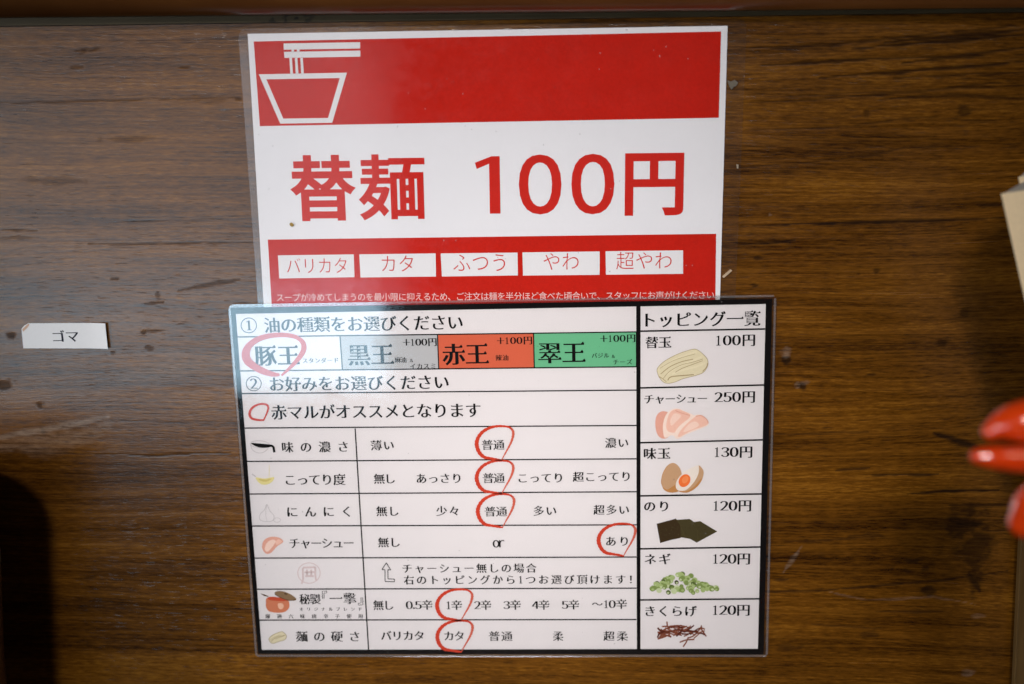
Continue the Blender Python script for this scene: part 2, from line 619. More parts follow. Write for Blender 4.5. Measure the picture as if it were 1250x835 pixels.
# ------------------------------------------------------------------ wall
def wood_wall():
    u0, u1, v0, v1, st = -0.24, 0.53, -0.10, 0.425, 0.0008
    us, vs = np.arange(u0, u1, st), np.arange(v0, v1, st)
    nu, nv = len(us), len(vs)
    U, V = np.meshgrid(us, vs)
    dark = np.zeros_like(U)
    pale = np.zeros_like(U)
    rng = np.random.default_rng(3)

    def vnoise(cell_u, cell_v):
        gu, gv = int((u1 - u0) / cell_u) + 3, int((v1 - v0) / cell_v) + 3
        g = rng.random((gv, gu))
        a, b = (U - u0) / cell_u, (V - v0) / cell_v
        i, j = a.astype(int), b.astype(int)
        fa, fb = a - i, b - j
        fa, fb = fa * fa * (3 - 2 * fa), fb * fb * (3 - 2 * fb)
        return (g[j, i] * (1 - fa) + g[j, i + 1] * fa) * (1 - fb) + (g[j + 1, i] * (1 - fa) + g[j + 1, i + 1] * fa) * fb - 0.5

    wob = vnoise(0.012, 0.004) + 0.5 * vnoise(0.004, 0.002)
    wob2 = vnoise(0.005, 0.003) + 0.6 * vnoise(0.002, 0.0016)

    def blob(arr, x, y, rx, ry, s, ang=0.0, rag=0.9):
        p = at(x, y)
        k = 0.000475 * 0.88
        s *= 0.8
        c, sn = math.cos(math.radians(ang)), math.sin(math.radians(ang))
        du, dv = U - p.x, V - p.z
        a, b = (du * c + dv * sn) / (rx * k), (-du * sn + dv * c) / (ry * k)
        r = np.sqrt(a * a + b * b) + rag * wob2 * 1.2
        np.maximum(arr, s * np.clip((1.25 - r) / 0.6, 0, 1), out=arr)

    def crack(arr, pts, wd, s):
        P = [(lambda q: (q.x, q.z))(at(x, y)) for x, y in pts]
        k = 0.000475
        L = len(P) - 1
        for i in range(L):
            (ax, az), (bx, bz) = P[i], P[i + 1]
            ex, ez = bx - ax, bz - az
            l2 = ex * ex + ez * ez
            t = np.clip(((U - ax) * ex + (V - az) * ez) / l2, 0, 1)
            dist = np.hypot(U - ax - t * ex, V - az - t * ez + 0.0006 * wob)
            tt = (i + t) / L
            ww = wd * k * (0.35 + 0.65 * np.sin(np.pi * np.clip(tt, 0.04, 0.96))) * (1 + 1.0 * wob)
            np.maximum(arr, s * np.clip((ww * 1.5 - dist) / (ww * 1.0 + 1e-6), 0, 1), out=arr)

    # knots, nail holes and dents
    for a in [(1177, 136, 8, 7, .8), (1057, 139, 4, 4, .6), (924, 315, 5, 2.5, .9), (921, 348, 5, 2.5, .9), (1048, 335, 5, 3, .75), (1071, 331, 6, 4, .8), (1088, 303, 3, 2, .7),
              (1177, 383, 6, 5, .7), (1152, 418, 8, 6, .85), (959.7, 440, 5.5, 5, 1.0), (980.4, 472.4, 5.5, 5.5, 1.0), (1062, 457, 8, 3, .75), (1222, 434, 6, 3, .7),
              (1178, 640, 26, 26, .9), (1192, 668, 22, 30, .85), (1190, 700, 9, 26, .75), (1160, 640, 22, 8, .6), (1114, 684, 9, 4, .75), (1131, 694, 9, 4, .75), (1112, 697, 8, 4, .6), (1134, 721, 8, 6, .9),
              (1090, 694, 4, 3, .6), (1060, 655, 22, 4, .55), (101, 60, 14, 4, .7), (95, 81, 10, 2, .5), (224, 81, 8, 1.8, .55), (291, 120, 5, 3, .7), (154, 169, 34, 4, .4), (140, 340, 7, 2.2, .8),
              (192, 360, 3, 3, .6), (175, 406, 4, 3, .8), (191, 404, 13, 2.2, .7), (14.6, 411, 7, 4.5, .85), (5, 470, 16, 6, .8), (48, 495, 6, 6, .85), (52.5, 527, 4, 7, .75), (183, 426, 5, 3, .65),
              (138, 431, 3, 2, .6), (108, 705, 10, 3, .8), (235, 475, 20, 3, .3), (20, 290, 26, 3, .4), (965, 790, 20, 5, .5), (1065, 775, 18, 5, .5), (1130, 60, 30, 4, .4), (250, 120, 30, 5, .3), (60, 220, 40, 6, .3)]:
        blob(dark, *a)
    for pts, wd, s in [([(903, 276), (1040, 271.4), (1140, 269), (1226, 266.5)], 1.8, .95), ([(1193, 250), (1228, 249)], 1.4, .7), ([(901, 298.6), (940, 296), (970, 293)], 1.6, .8),
                       ([(1140, 529), (1165, 537), (1194, 546)], 4.5, .85), ([(1020, 574), (1062, 571)], 1.6, .7), ([(1065, 580), (1146, 579)], 1.8, .85), ([(1107, 603.5), (1152, 599.5), (1219, 598)], 2.0, .95),
                       ([(1158, 617), (1236, 616)], 1.8, .8), ([(1205, 648), (1240, 647)], 1.6, .8), ([(900, 722), (1007, 721), (1080, 714), (1153, 708), (1230, 697)], 1.6, .75), ([(1069, 747), (1162, 746)], 1.6, .65),
                       ([(108, 298), (200, 297), (308, 294.5)], 1.3, .55), ([(131, 271.5), (251, 267)], 1.1, .45), ([(0, 281), (46, 281)], 1.6, .6), ([(218, 355), (255, 347), (292, 341)], 2.6, .5), ([(177, 371), (200, 369)], 1.6, .6),
                       ([(1183, 700), (1196, 722)], 5, .8), ([(20, 552), (180, 556), (290, 552)], 1.2, .5), ([(0, 125), (120, 122), (290, 118)], 1.3, .35), ([(1000, 95), (1120, 86), (1250, 75)], 2.0, .8), ([(905, 60), (1020, 54), (1250, 30)], 1.8, .65), ([(1080, 52), (1250, 36)], 2.4, .8), ([(1100, 78), (1250, 58)], 2.4, .75), ([(915, 125), (1010, 121), (1130, 111), (1250, 97)], 1.6, .6), ([(905, 160), (1030, 155), (1120, 143), (1250, 150)], 1.5, .5), ([(1070, 122), (1160, 116), (1250, 120)], 2.4, .6), ([(900, 205), (1020, 196), (1110, 180), (1250, 176)], 1.4, .5),
                       ([(930, 80), (1040, 73), (1250, 66)], 1.8, .8), ([(1040, 60), (1250, 42)], 2.2, .85), ([(960, 118), (1090, 112), (1250, 104)], 1.4, .5), ([(1090, 95), (1250, 88)], 2, .55),
                       ([(947, 530), (1060, 527)], 1.2, .5), ([(945, 662), (1000, 660), (1060, 656)], 1.8, .5), ([(945, 708), (962, 707)], 2, .7), ([(1080, 500), (1180, 494)], 1.2, .4), ([(990, 762), (1080, 768)], 1.6, .5)]:
        crack(dark, pts, wd, s)
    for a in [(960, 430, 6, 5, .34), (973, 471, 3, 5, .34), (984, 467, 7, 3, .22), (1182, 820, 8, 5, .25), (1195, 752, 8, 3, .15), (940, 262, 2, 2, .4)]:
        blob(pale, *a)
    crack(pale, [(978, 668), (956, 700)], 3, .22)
    crack(pale, [(-10, 536), (40, 527), (90, 519), (132, 509)], 5.0, .42)  # pale streak along the grain, mixed into the wood colour
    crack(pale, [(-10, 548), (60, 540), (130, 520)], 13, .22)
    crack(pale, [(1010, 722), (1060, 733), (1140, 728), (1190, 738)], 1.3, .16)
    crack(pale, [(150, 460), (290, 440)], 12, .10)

    verts = np.stack([U.ravel(), np.zeros(U.size), V.ravel()], 1)
    idx = np.arange(nu * nv).reshape(nv, nu)
    q = np.stack([idx[:-1, :-1], idx[:-1, 1:], idx[1:, 1:], idx[1:, :-1]], -1).reshape(-1, 4)
    me = bpy.data.meshes.new("wall")
    me.vertices.add(len(verts))
    me.vertices.foreach_set('co', verts.ravel())
    me.loops.add(q.size)
    me.loops.foreach_set('vertex_index', q.ravel())
    me.polygons.add(len(q))
    me.polygons.foreach_set('loop_start', np.arange(0, q.size, 4))
    me.update(calc_edges=True)
    for nm, arr in (('dents', dark), ('pale_marks', pale)):
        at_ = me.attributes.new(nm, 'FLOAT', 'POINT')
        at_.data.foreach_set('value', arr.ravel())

    t = NT("stained_wood")
    co = t.n('ShaderNodeTexCoord').outputs['Object']
    warp = t.noise(t.coord((3.2, 1, 9), co), 1.0, 1.0)
    wav = t.noise(t.coord((14, 1, 40), co), 1.0, 2.0)
    sx = t.n('ShaderNodeSeparateXYZ')
    t.t.links.new(co, sx.inputs[0])
    slope = t.math('MULTIPLY', sx.outputs[0], 0.02)
    z = t.math('ADD', sx.outputs[2], slope)
    z = t.math('ADD', z, t.math('MULTIPLY', t.math('SUBTRACT', warp, 0.5), 0.022))
    z = t.math('ADD', z, t.math('MULTIPLY', t.math('SUBTRACT', wav, 0.5), 0.0022))
    cb = t.n('ShaderNodeCombineXYZ')
    t.t.links.new(sx.outputs[0], cb.inputs[0])
    t.t.links.new(z, cb.inputs[2])
    g = cb.outputs[0]
    band = t.noise(t.coord((2.5, 1, 55), g), 1.0, 4.0, 0.6)
    grain = t.noise(t.coord((9, 1, 420), g), 1.0, 5.0, 0.65)
    fine = t.noise(t.coord((130, 1, 1000), g), 1.0, 3.0, 0.7)
    line = t.noise(t.coord((4, 1, 190), g), 1.0, 2.0, 0.5)
    lines = t.range(t.math('ABSOLUTE', t.math('SUBTRACT', line, 0.5)), 0.0, 0.035, 1.0, 0.0, True)
    pores = t.range(t.noise(t.coord((90, 1, 1300), g), 1.0, 2.0, 0.5), 0.62, 0.72, 0.0, 1.0)
    cloud = t.noise(t.coord((7, 1, 26), co), 1.0, 4.0)
    f = t.math('ADD', t.math('MULTIPLY', band, 0.55), t.math('MULTIPLY', grain, 0.38))
    f = t.math('ADD', f, t.math('MULTIPLY', t.math('SUBTRACT', fine, 0.30), 0.55))
    f = t.math('ADD', f, t.math('MULTIPLY', t.math('SUBTRACT', cloud, 0.2), 0.40))
    ramp = t.n('ShaderNodeValToRGB')
    e = ramp.color_ramp.elements
    e[0].position, e[0].color = 0.48, (0.016, 0.0048, 0.0006, 1)
    e[1].position, e[1].color = 0.92, (0.29, 0.119, 0.011, 1)
    k = ramp.color_ramp.elements.new(0.62)
    k.color = (0.068, 0.0238, 0.0020, 1)
    k = ramp.color_ramp.elements.new(0.76)
    k.color = (0.148, 0.0545, 0.0046, 1)
    t.t.links.new(f, ramp.inputs[0])
    c = t.mix(t.math('MULTIPLY', lines, 0.30), ramp.outputs[0], (0.25, 0.098, 0.010, 1))
    c = t.mix(t.math('MULTIPLY', pores, 0.5), c, (0.02, 0.008, 0.003, 1))
    a1 = t.n('ShaderNodeAttribute', attribute_name='dents').outputs['Fac']
    a2 = t.n('ShaderNodeAttribute', attribute_name='pale_marks').outputs['Fac']
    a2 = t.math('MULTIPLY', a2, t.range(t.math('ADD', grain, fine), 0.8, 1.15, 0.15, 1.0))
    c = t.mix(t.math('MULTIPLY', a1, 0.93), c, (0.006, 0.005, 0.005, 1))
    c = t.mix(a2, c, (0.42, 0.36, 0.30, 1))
    h = t.math('ADD', t.math('MULTIPLY', grain, 0.6), t.math('MULTIPLY', fine, 0.5))
    h = t.math('SUBTRACT', h, t.math('MULTIPLY', pores, 0.5))
    h = t.math('SUBTRACT', h, t.math('MULTIPLY', a1, 1.2))
    nb = t.bump(h, 0.22, 0.0005)
    ro = t.range(grain, 0.3, 0.7, 0.17, 0.28)
    pr = t.principled(c, ro, 0.5, nb)
    t.set(pr.inputs['Specular IOR Level'], t.range(a1, 0.0, 0.7, 0.68, 0.12))
    me.materials.append(t.m)
    o = bpy.data.objects.new("wall", me)
    COL.objects.link(o)
    o['kind'] = 'structure'
    o['label'] = 'dark brown wood wall with horizontal grain, dents and nail holes'
    return o


wood_wall()


def wood_simple(name, c0, c1, rough, scale=(8, 8, 200), spec=0.5):
    t = NT(name)
    n = t.noise(t.coord(scale), 1.0, 4.0, 0.6)
    n2 = t.noise(t.coord((30, 30, 30)), 1.0, 3.0, 0.6)
    f = t.range(t.math('ADD', t.math('MULTIPLY', n, 0.7), t.math('MULTIPLY', n2, 0.3)), 0.32, 0.68)
    t.principled(t.mix(f, rgb(c0), rgb(c1)), rough, spec, t.bump(n, 0.15, 0.0005))
    return t.m


# counter ledge under the wall (below the frame) that carries the box, packet and shaker
CZ = -0.085
mb = MB()
mb.prism([(-0.40, CZ - 0.03), (0.70, CZ - 0.03), (0.70, CZ), (-0.40, CZ)], 0.0, 0.20, wood_simple("counter_wood", (0.012, 0.006, 0.003), (0.025, 0.012, 0.006), 0.6, spec=0.1))
mb.build("counter")['kind'] = 'structure'

# batten where the wall meets the rail
t = NT("batten_paint")
n = t.noise(t.coord((40, 40, 300)), 1.0, 4.0, 0.6)
n2 = t.noise(t.coord((170, 170, 240)), 1.0, 2.0, 0.5)
sp = t.n('ShaderNodeSeparateXYZ')
t.t.links.new(t.n('ShaderNodeTexCoord').outputs['Object'], sp.inputs[0])
zone = t.range(t.math('ABSOLUTE', t.math('SUBTRACT', sp.outputs[0], at(357, 26).x)), 0.005, 0.022, 1.0, 0.0)
spots = t.math('MULTIPLY', t.range(n2, 0.50, 0.56), zone)
col = t.mix(n, (0.030, 0.023, 0.012, 1), (0.062, 0.050, 0.028, 1))
t.principled(t.mix(spots, col, (0.004, 0.004, 0.004, 1)), 0.55, 0.12, t.bump(n, 0.2, 0.0005))
BATTEN = t.m
mb = MB()
ll, lr = at(-120, 33.5, 0.006), at(1400, 12.5, 0.006)
mb.prism([(ll.x, ll.z), (lr.x, lr.z), (lr.x, lr.z + 0.03), (ll.x, ll.z + 0.03)], 0.0003, 0.006, BATTEN)
mb.build("wall_trim")['kind'] = 'structure'

# rail along the top
rail_m = wood_simple("varnished_rail", (0.085, 0.026, 0.006), (0.14, 0.05, 0.012), 0.28, (10, 60, 60))
dR = 0.022
a, b = at(-160, 20.5, dR), at(1420, 5.0, dR)
prof = [(-0.012, 0.0), (-0.005, -0.0)]
R0 = root("shelf_rail", (0.15, -0.03, a.z), "glossy brown wooden shelf rail running along the top of the wall", "shelf rail")
rb = MB()
sec = []
hh, rr = 0.05, 0.012
for k in range(9):
    q = math.radians(-90 + 90 * k / 8)
    sec.append((dR - rr + rr * math.cos(q), rr + rr * math.sin(q)))
sec += [(dR, hh), (0.0065, hh), (0.0065, 0.0)]
vs = [(a.x, -d_, a.z + z_) for d_, z_ in sec] + [(b.x, -d_, b.z + z_) for d_, z_ in sec]
n_ = len(sec)
fs = [(i, n_ + i, n_ + (i + 1) % n_, (i + 1) % n_) for i in range(n_)] + [tuple(range(n_))[::-1], tuple(range(n_, 2 * n_))]
rb.faces(vs, [f[::-1] for f in fs], rail_m, False)
ro_ = rb.build("rail_board", R0)
for p in ro_.data.polygons:
    p.use_smooth = len(p.vertices) == 4

# ------------------------------------------------------------------ poster
PA = -0.75
PO = root("laminated_poster", at(600, 230), "red and white laminated noodle refill poster with bowl icon, tucked behind the menu card", "poster")
mb = MB()
tl, tr = at(290.3, 35.6, 0.0006), at(911.5, 22.8, 0.0006)
dn = Vector((-math.sin(math.radians(-PA)) * 1.0, 0, -1.0)).normalized()
dl, dr_ = at(314.5, 365, 0.0006) - tl, at(897.5, 361, 0.0006) - tr
bl, br = tl + dl * 1.2, tr + dr_ * 1.2
mb.prism(round_rect([(tl.x, tl.z), (bl.x, bl.z), (br.x, br.z), (tr.x, tr.z)], 0.0055), 0.0003, 0.0009, FILM_A)
mb.build("laminate_film", PO)
d = 0.0005
mb = MB()
q = quad([(302.3, 41.3), (888.2, 31.5), (878.2, 390), (323.3, 397)], d)
mb.flat([q], d, PAPER_A)
paper = mb.build("paper_sheet", PO)
d = 0.00055
mb = MB()
mb.poly([(309.7, 50.7), (880.3, 38.4), (877.5, 143.8), (317.2, 154)], d, RED)
band = mb.build("red_band", PO)
mb = MB()
mb.poly([(326.9, 292.5), (874.2, 285.4), (873.0, 392), (333.2, 398)], d, RED)
band2 = mb.build("red_band", PO)
# bowl and chopsticks
d2 = 0.0006
mb = MB()
Z = lambda x, y: (280 + x / 3.903, 20 + y / 3.903)
O1 = [Z(140, 276), Z(560, 268), Z(490, 507), Z(242, 511)]
O2 = [Z(176, 300), Z(526, 294), Z(470, 484), Z(257, 487)]
mb.flat([quad(O1, d2), quad(O2, d2)[::-1]], d2, WHITE)
mb.poly([Z(258, 129), Z(623, 123), Z(623, 153), Z(259, 159)], d2, WHITE)
mb.poly([Z(260, 169), Z(624, 163), Z(624, 192), Z(262, 198)], d2, WHITE)
for x in (286, 312, 338):
    mb.poly([Z(x, 198), Z(x + 12, 198), Z(x + 17, 274), Z(x + 4, 274)], d2, WHITE)
    if x > 290:
        mb.poly([Z(x - 16, 158), Z(x - 4, 158), Z(x - 4, 170), Z(x - 16, 170)], d2, WHITE)
mb.build("bowl_icon", PO)
# lettering
mb = MB()
add_text(mb, "替", 0, 0, 0, 0, d2, REDTXT, 'heavy', PA, (354.1, 189.5, 434.2, 270))
add_text(mb, "麺", 0, 0, 0, 0, d2, REDTXT, 'bold', PA, (437.3, 188.5, 518.9, 269))
mb.build("refill_lettering", PO)
mb = MB()
add_text(mb, "1", 0, 0, 0, 0, d2, REDTXT, 'sans', PA, (580.2, 191, 610.4, 261))
add_text(mb, "０", 0, 0, 0, 0, d2, REDTXT, 'bold', PA, (633.3, 188.8, 685.3, 262))
add_text(mb, "０", 0, 0, 0, 0, d2, REDTXT, 'bold', PA, (697.4, 188, 749.9, 261.8))
add_text(mb, "円", 0, 0, 0, 0, d2, REDTXT, 'heavy', PA, (762.7, 187, 834.6, 263.4))
mb.build("price_lettering", PO)
for box_, txt, tb in [([(339.2, 311.7), (431.8, 310.5), (432.8, 338.4), (340.9, 340)], "バリカタ", (350, 315, 423, 333.2)),
                      ([(438.6, 310.5), (531.7, 309.3), (532.2, 337.6), (440, 338.8)], "カタ", (466, 312, 504.3, 331.3)),
                      ([(537.9, 309.4), (631.7, 308.3), (632.2, 336.2), (539.4, 337.6)], "ふつう", (553.3, 310.5, 616.5, 331)),
                      ([(637.7, 308.1), (732, 306.9), (732, 335.5), (638.4, 336.4)], "やわ", (663.6, 309, 706.3, 329.3)),
                      ([(739.2, 306.7), (833.8, 305.6), (833.8, 334.2), (739.7, 335.4)], "超やわ", (752.4, 307.3, 819.8, 328.6))]:
    mb = MB()
    mb.poly(box_, d2, WHITE)
    bx = mb.build("option_box", PO)
    text("option_lettering", bx, txt, 0, 0, 0, 0, 0.00065, REDTXT, 'light', PA, tb)
text("small_print", band2, "スープが冷めてしまうのを最小限に抑えるため、ご注文は麺を半分ほど食べた頃合いで、スタッフにお声がけください。", 335, 873, 361.6, 10.6, 0.0006, PINK, 'sans', PA + 0.1)

# ------------------------------------------------------------------ menu card
MN = root("laminated_menu_card", at(620, 590), "white laminated order card with ruled rows, red pen rings and a topping price column", "menu card")
B = 0.0018
mb = MB()
mb.prism(round_rect(quad([(278.6, 371.4), (948.2, 359.6), (937.2, 801.6), (311.5, 801.4)], B), 0.004), B, B + 0.0008, FILM_B)
mb.build("laminate_film", MN)
RIM_HIGHLIGHT = film_mat("rim_highlight_film", 0.25, 1.2, 0.05, 0.11)  # milky strip that paints in the highlight along the film's edge
mb = MB()
for xy in ([(280.2, 376), (313, 800.2)], [(313.5, 800.4), (935.5, 800.6)], [(936, 799), (946.2, 364)], [(945, 361.2), (281, 373)]):
    mb.line(*xy[0], *xy[1], 2.6, B + 0.00085, RIM_HIGHLIGHT)
mb.build("edge_highlight", MN)
d = B + 0.0003
mb = MB()
mb.flat([quad([(281.5, 376), (942.5, 365), (932, 798.5), (315.5, 798)], d)], d, PAPER_B)
mb.build("paper_sheet", MN)
d1, d2, d3 = d + 0.00005, d + 0.0001, d + 0.00015
# frame
mb = MB()
mb.flat([quad([(281.3, 375.8), (942.7, 364.8), (932.2, 798.7), (315.2, 798.2)], d1), quad([(287.8, 383.2), (934.8, 371.2), (925.2, 792), (319.6, 793.3)], d1)[::-1]], d1, BLACKB)
mb.poly([(776.6, 372), (781.9, 372), (781.8, 793.5), (777.4, 793.5)], d1 + 0.00002, BLACKB)
mb.build("black_border", MN)
# rules
mb = MB()
for x0, y0, x1, y1 in [(288.6, 411.4, 777, 405.2), (291.6, 452.9, 777, 447.7), (294, 480.5, 777, 476.2), (297, 522.6, 777, 519.4), (300.5, 563.3, 777, 560.1), (303.8, 603.1, 777, 600.3), (307, 642.2, 777, 640.7),
                       (310.2, 681.3, 777, 680), (313.2, 719.3, 777, 718), (316.4, 757, 777, 756.3), (433.5, 523, 449.9, 793)]:
    mb.line(x0, y0, x1, y1, 1.5, d2, BLACK)
for x0, y0, x1, y1 in [(781.5, 404.3, 934, 401.6), (781.5, 473.6, 932.5, 470), (781.5, 540.5, 931, 537), (781.5, 605.4, 929.5, 603.0), (781.5, 670, 928, 667.8), (781.5, 732.4, 926.6, 731)]:
    mb.line(x0, y0, x1, y1, 2.0, d2, BLACK)
mb.build("ruled_lines", MN)


def lines_cell(px, mat, txt, tb, small, plus):
    c = MB()
    c.poly(px, d1, mat)
    if mat is not PAPER_B:
        pass
    for i in (0, 1):
        (xa, ya), (xb, yb) = px[i * 2], px[i * 2 + 1]
    c.line(px[1][0], px[1][1], px[2][0], px[2][1], 1.4, d2, BLACK)
    o = c.build("broth_cell", MN)
    text("broth_name", o, txt, tb[0], tb[1], tb[2], tb[3], d3, BLACK, 'mincho_bold')
    for s_, x0, x1, yc, em in small:
        text("broth_note", o, s_, x0, x1, yc, em, d3, BLACK, 'mincho')
    if plus:
        text("surcharge", o, "+100円", *plus, d3, BLACK, 'mincho_bold')
    return o


lines_cell([(289.3, 411.4), (415, 409.9), (418, 451.6), (291.9, 452.9)], ink("cream_cell", (0.86, 0.82, 0.81), 0.01), "豚王", (310.4, 365.5, 434, 27.5), [("スタンダード", 369.4, 413, 440, 7)], None)
lines_cell([(415.0, 409.9), (534, 408.4), (535.6, 450.3), (418, 451.6)], GREY, "黒王", (424.4, 480.6, 433, 28.5), [("麻油", 481.7, 496, 439.3, 8), ("&", 500.5, 505, 440, 5.5), ("イカスミ", 500.5, 531.5, 447, 7.8)], (491.5, 533, 417.6, 11.5))
lines_cell([(534.0, 408.4), (651.3, 406.9), (652.2, 449.1), (535.6, 450.3)], ORANGE, "赤王", (539.9, 596.7, 432.3, 29), [("辣油", 604.7, 620.5, 436.7, 8)], (606.5, 649.5, 415.6, 11.5))
lines_cell([(651.3, 406.9), (776.8, 405.3), (777, 447.8), (652.2, 449.1)], GREEN, "翠王", (657, 714.8, 430.6, 29), [("バジル", 722.4, 743.5, 434, 7), ("&", 746.8, 751.5, 435, 5.5), ("チーズ", 748.5, 771.8, 441.8, 7.5)], (732.5, 775.5, 413, 11.5))

for cx, cy, r, c in [(303.7, 397.2, 9.9, "1"), (309.7, 468.3, 9.6, "2")]:
    mb = MB()
    mb.flat([quad(ellipse(cx, cy, r, r * 0.96), d2), quad(ellipse(cx, cy, r - 0.9, r * 0.96 - 0.9), d2)[::-1]], d2, BLACK)
    if c == "1":
        add_text(mb, "1", 0, 0, 0, 0, d2, BLACK, 'mincho', 0, (300.6, 391.2, 307.2, 403.2))
    else:
        add_text(mb, "2", 0, 0, 0, 0, d2, BLACK, 'mincho', 0, (305.2, 462.2, 314.4, 474.4))
    mb.build("circled_number", MN)

T = lambda name, s_, x0, x1, yc, em, st='mincho': text(name, MN, s_, x0, x1, yc, em, d3, BLACK, st)
T("heading_text", "油の種類をお選びください", 321.8, 564.3, 395.2, 20.6)
T("heading_text", "お好みをお選びください", 328.7, 547.2, 467.6, 20)
T("heading_text", "赤マルがオススメとなります", 330.3, 586, 502, 20)
T("row_title", "味の濃さ", 344, 424.5, 545.6, 14.8)
T("row_title", "こってり度", 348.6, 421.7, 585.5, 15.5)
T("row_title", "にんにく", 350.5, 427, 624.6, 15)
T("row_title", "チャーシュー", 353.3, 431.6, 663, 14.8)
T("row_title", "麺の硬さ", 361, 438.5, 777, 14.8)
mb = MB()
add_text(mb, "秘製", 365.3, 391.3, 731.4, 14.6, d3, BLACK)
for br in ([(398.9, 721.6), (393.4, 721.8), (393.6, 730.6), (395.6, 730.6), (395.5, 723.9), (398.9, 723.8), (398.9, 721.6)], [(437.4, 738.6), (443.0, 738.4), (442.7, 729.6), (440.6, 729.6), (440.8, 736.3), (437.4, 736.4), (437.4, 738.6)]):
    mb.stroke(br, 0.75, d3, BLACK)
add_text(mb, "一撃", 402.2, 434.8, 730.6, 16, d3, BLACK)
add_text(mb, "オリジナルブレンド", 365.5, 441.5, 743.6, 5.2, d3, BLACK, 'mincho')
add_text(mb, "厳選六味唐辛子使用", 323.8, 442.6, 752.3, 6.0, d3, BLACK, 'mincho')
mb.build("row_title", MN)
for s_, x0, x1, yc in [("薄い", 452.5, 480.7, 543.6), ("普通", 588, 615.7, 543), ("濃い", 738.6, 766.9, 540.6), ("無し", 456.2, 481.8, 584.4), ("あっさり", 508.5, 562, 584), ("普通", 589.2, 616, 583.6),
                       ("こってり", 633, 686, 583.4), ("超こってり", 699, 768.6, 581.8), ("無し", 459.2, 486.2, 624), ("少々", 532.3, 559.5, 623.8), ("普通", 591.5, 619, 624.4), ("多い", 651.3, 679, 623.5), ("超多い", 724.3, 767.8, 622.3),
                       ("無し", 461.3, 487.8, 662), ("あり", 739.8, 766.4, 660.7), ("無し", 455.5, 479.9, 738.7), ("0.5辛", 495.3, 528, 738.5), ("1辛", 545.3, 564, 738.7), ("2辛", 578.7, 599.7, 738.6),
                       ("3辛", 614.4, 635.8, 738.5), ("4辛", 649, 670.7, 738.4), ("5辛", 685.7, 707, 738.2), ("～10辛", 722.5, 765.2, 737.4), ("バリカタ", 465, 517.2, 776), ("カタ", 542.5, 566, 776.3), ("普通", 596.5, 625.5, 776.6),
                       ("柔", 675, 687.6, 776.5), ("超柔", 736.5, 766.4, 776.4)]:
    T("choice_text", s_, x0, x1, yc, 14.0)
text("choice_text", MN, "or", 0, 0, 0, 0, d3, BLACK, 'mincho', 0, (601.4, 659.3, 615.7, 668.4))
T("note_text", "チャーシュー無しの場合", 491, 654.5, 693.7, 13.2)
T("note_text", "右のトッピングから1つお選び頂けます！", 492, 770.5, 707.6, 13.2)
mb = MB()
arrow = [(895, 122), (921, 82), (947, 124), (930, 122), (931, 176), (969, 178), (969, 193), (914, 192), (913, 122)]
ax = [(280 + x / 4.808, 670 + y / 4.808) for x, y in arrow]
for i in range(len(ax)):
    p, q = ax[i], ax[(i + 1) % len(ax)]
    mb.line(p[0], p[1], q[0], q[1], 0.9, d2, BLACK)
mb.build("bent_arrow", MN)
T("topping_heading", "トッピング一覧", 787.5, 928.2, 389.6, 20.5, 'mincho_bold')
for s_, x0, x1, yc, em, p_, y2 in [("替玉", 788, 819.5, 418, 16, "100円", (874.4, 921.8, 415.2)), ("チャーシュー", 786.4, 863, 486.8, 13.2, "250円", (872, 921.6, 484.4)), ("味玉", 785.8, 818.3, 553.6, 16, "130円", (872.6, 918.4, 551.6)),
                                    ("のり", 786.2, 815.6, 618, 15.5, "120円", (871.3, 917, 617.2)), ("ネギ", 787, 818.6, 682.6, 15.5, "120円", (870.8, 915.6, 682)), ("きくらげ", 787.7, 850.7, 746, 15.5, "120円", (870.5, 915.2, 744.6))]:
    T("topping_name", s_, x0, x1, yc, em, 'mincho_bold')
    T("topping_price", p_, y2[0], y2[1], y2[2], 17.2, 'mincho_bold')

# red pen rings
RING = [(430, 240, 2.2), (405, 236, 4.6), (365, 229, 5.2), (330, 222, 6.5), (303, 198, 7.5), (289, 165, 8.0), (287, 138, 8.0), (297, 108, 7.2), (322, 78, 6.6), (360, 57, 5.6), (400, 48, 4.8), (440, 48, 4.2), (470, 54, 3.8), (489, 72, 5.0), (492, 95, 5.4), (484, 128, 4.6), (468, 163, 3.6), (450, 195, 2.8), (428, 236, 1.8)]


def ring(name, x0, y0, x1, y1, wk, mats, dd):
    pts = [(x0 + (x - 278) / 222 * (x1 - x0), y0 + (y - 45) / 195 * (y1 - y0), w_ * wk) for x, y, w_ in RING]
    s_ = smooth_px(pts, False, 5)
    cut = int(len(s_) * 0.70)
    jit = [1 + 0.12 * math.sin(i * 2.3) + 0.1 * (random.random() - 0.5) for i in range(len(s_))]
    mb = MB()
    for part, mt in ((s_[:cut + 1], mats[0]), (s_[cut:], mats[1])):
        k0 = 0 if part is not s_[cut:] else cut
        mb.stroke([(p[0], p[1]) for p in part], [p[2] * jit[i] for i, p in enumerate(part)], dd, mt)
    return mb.build(name, MN)


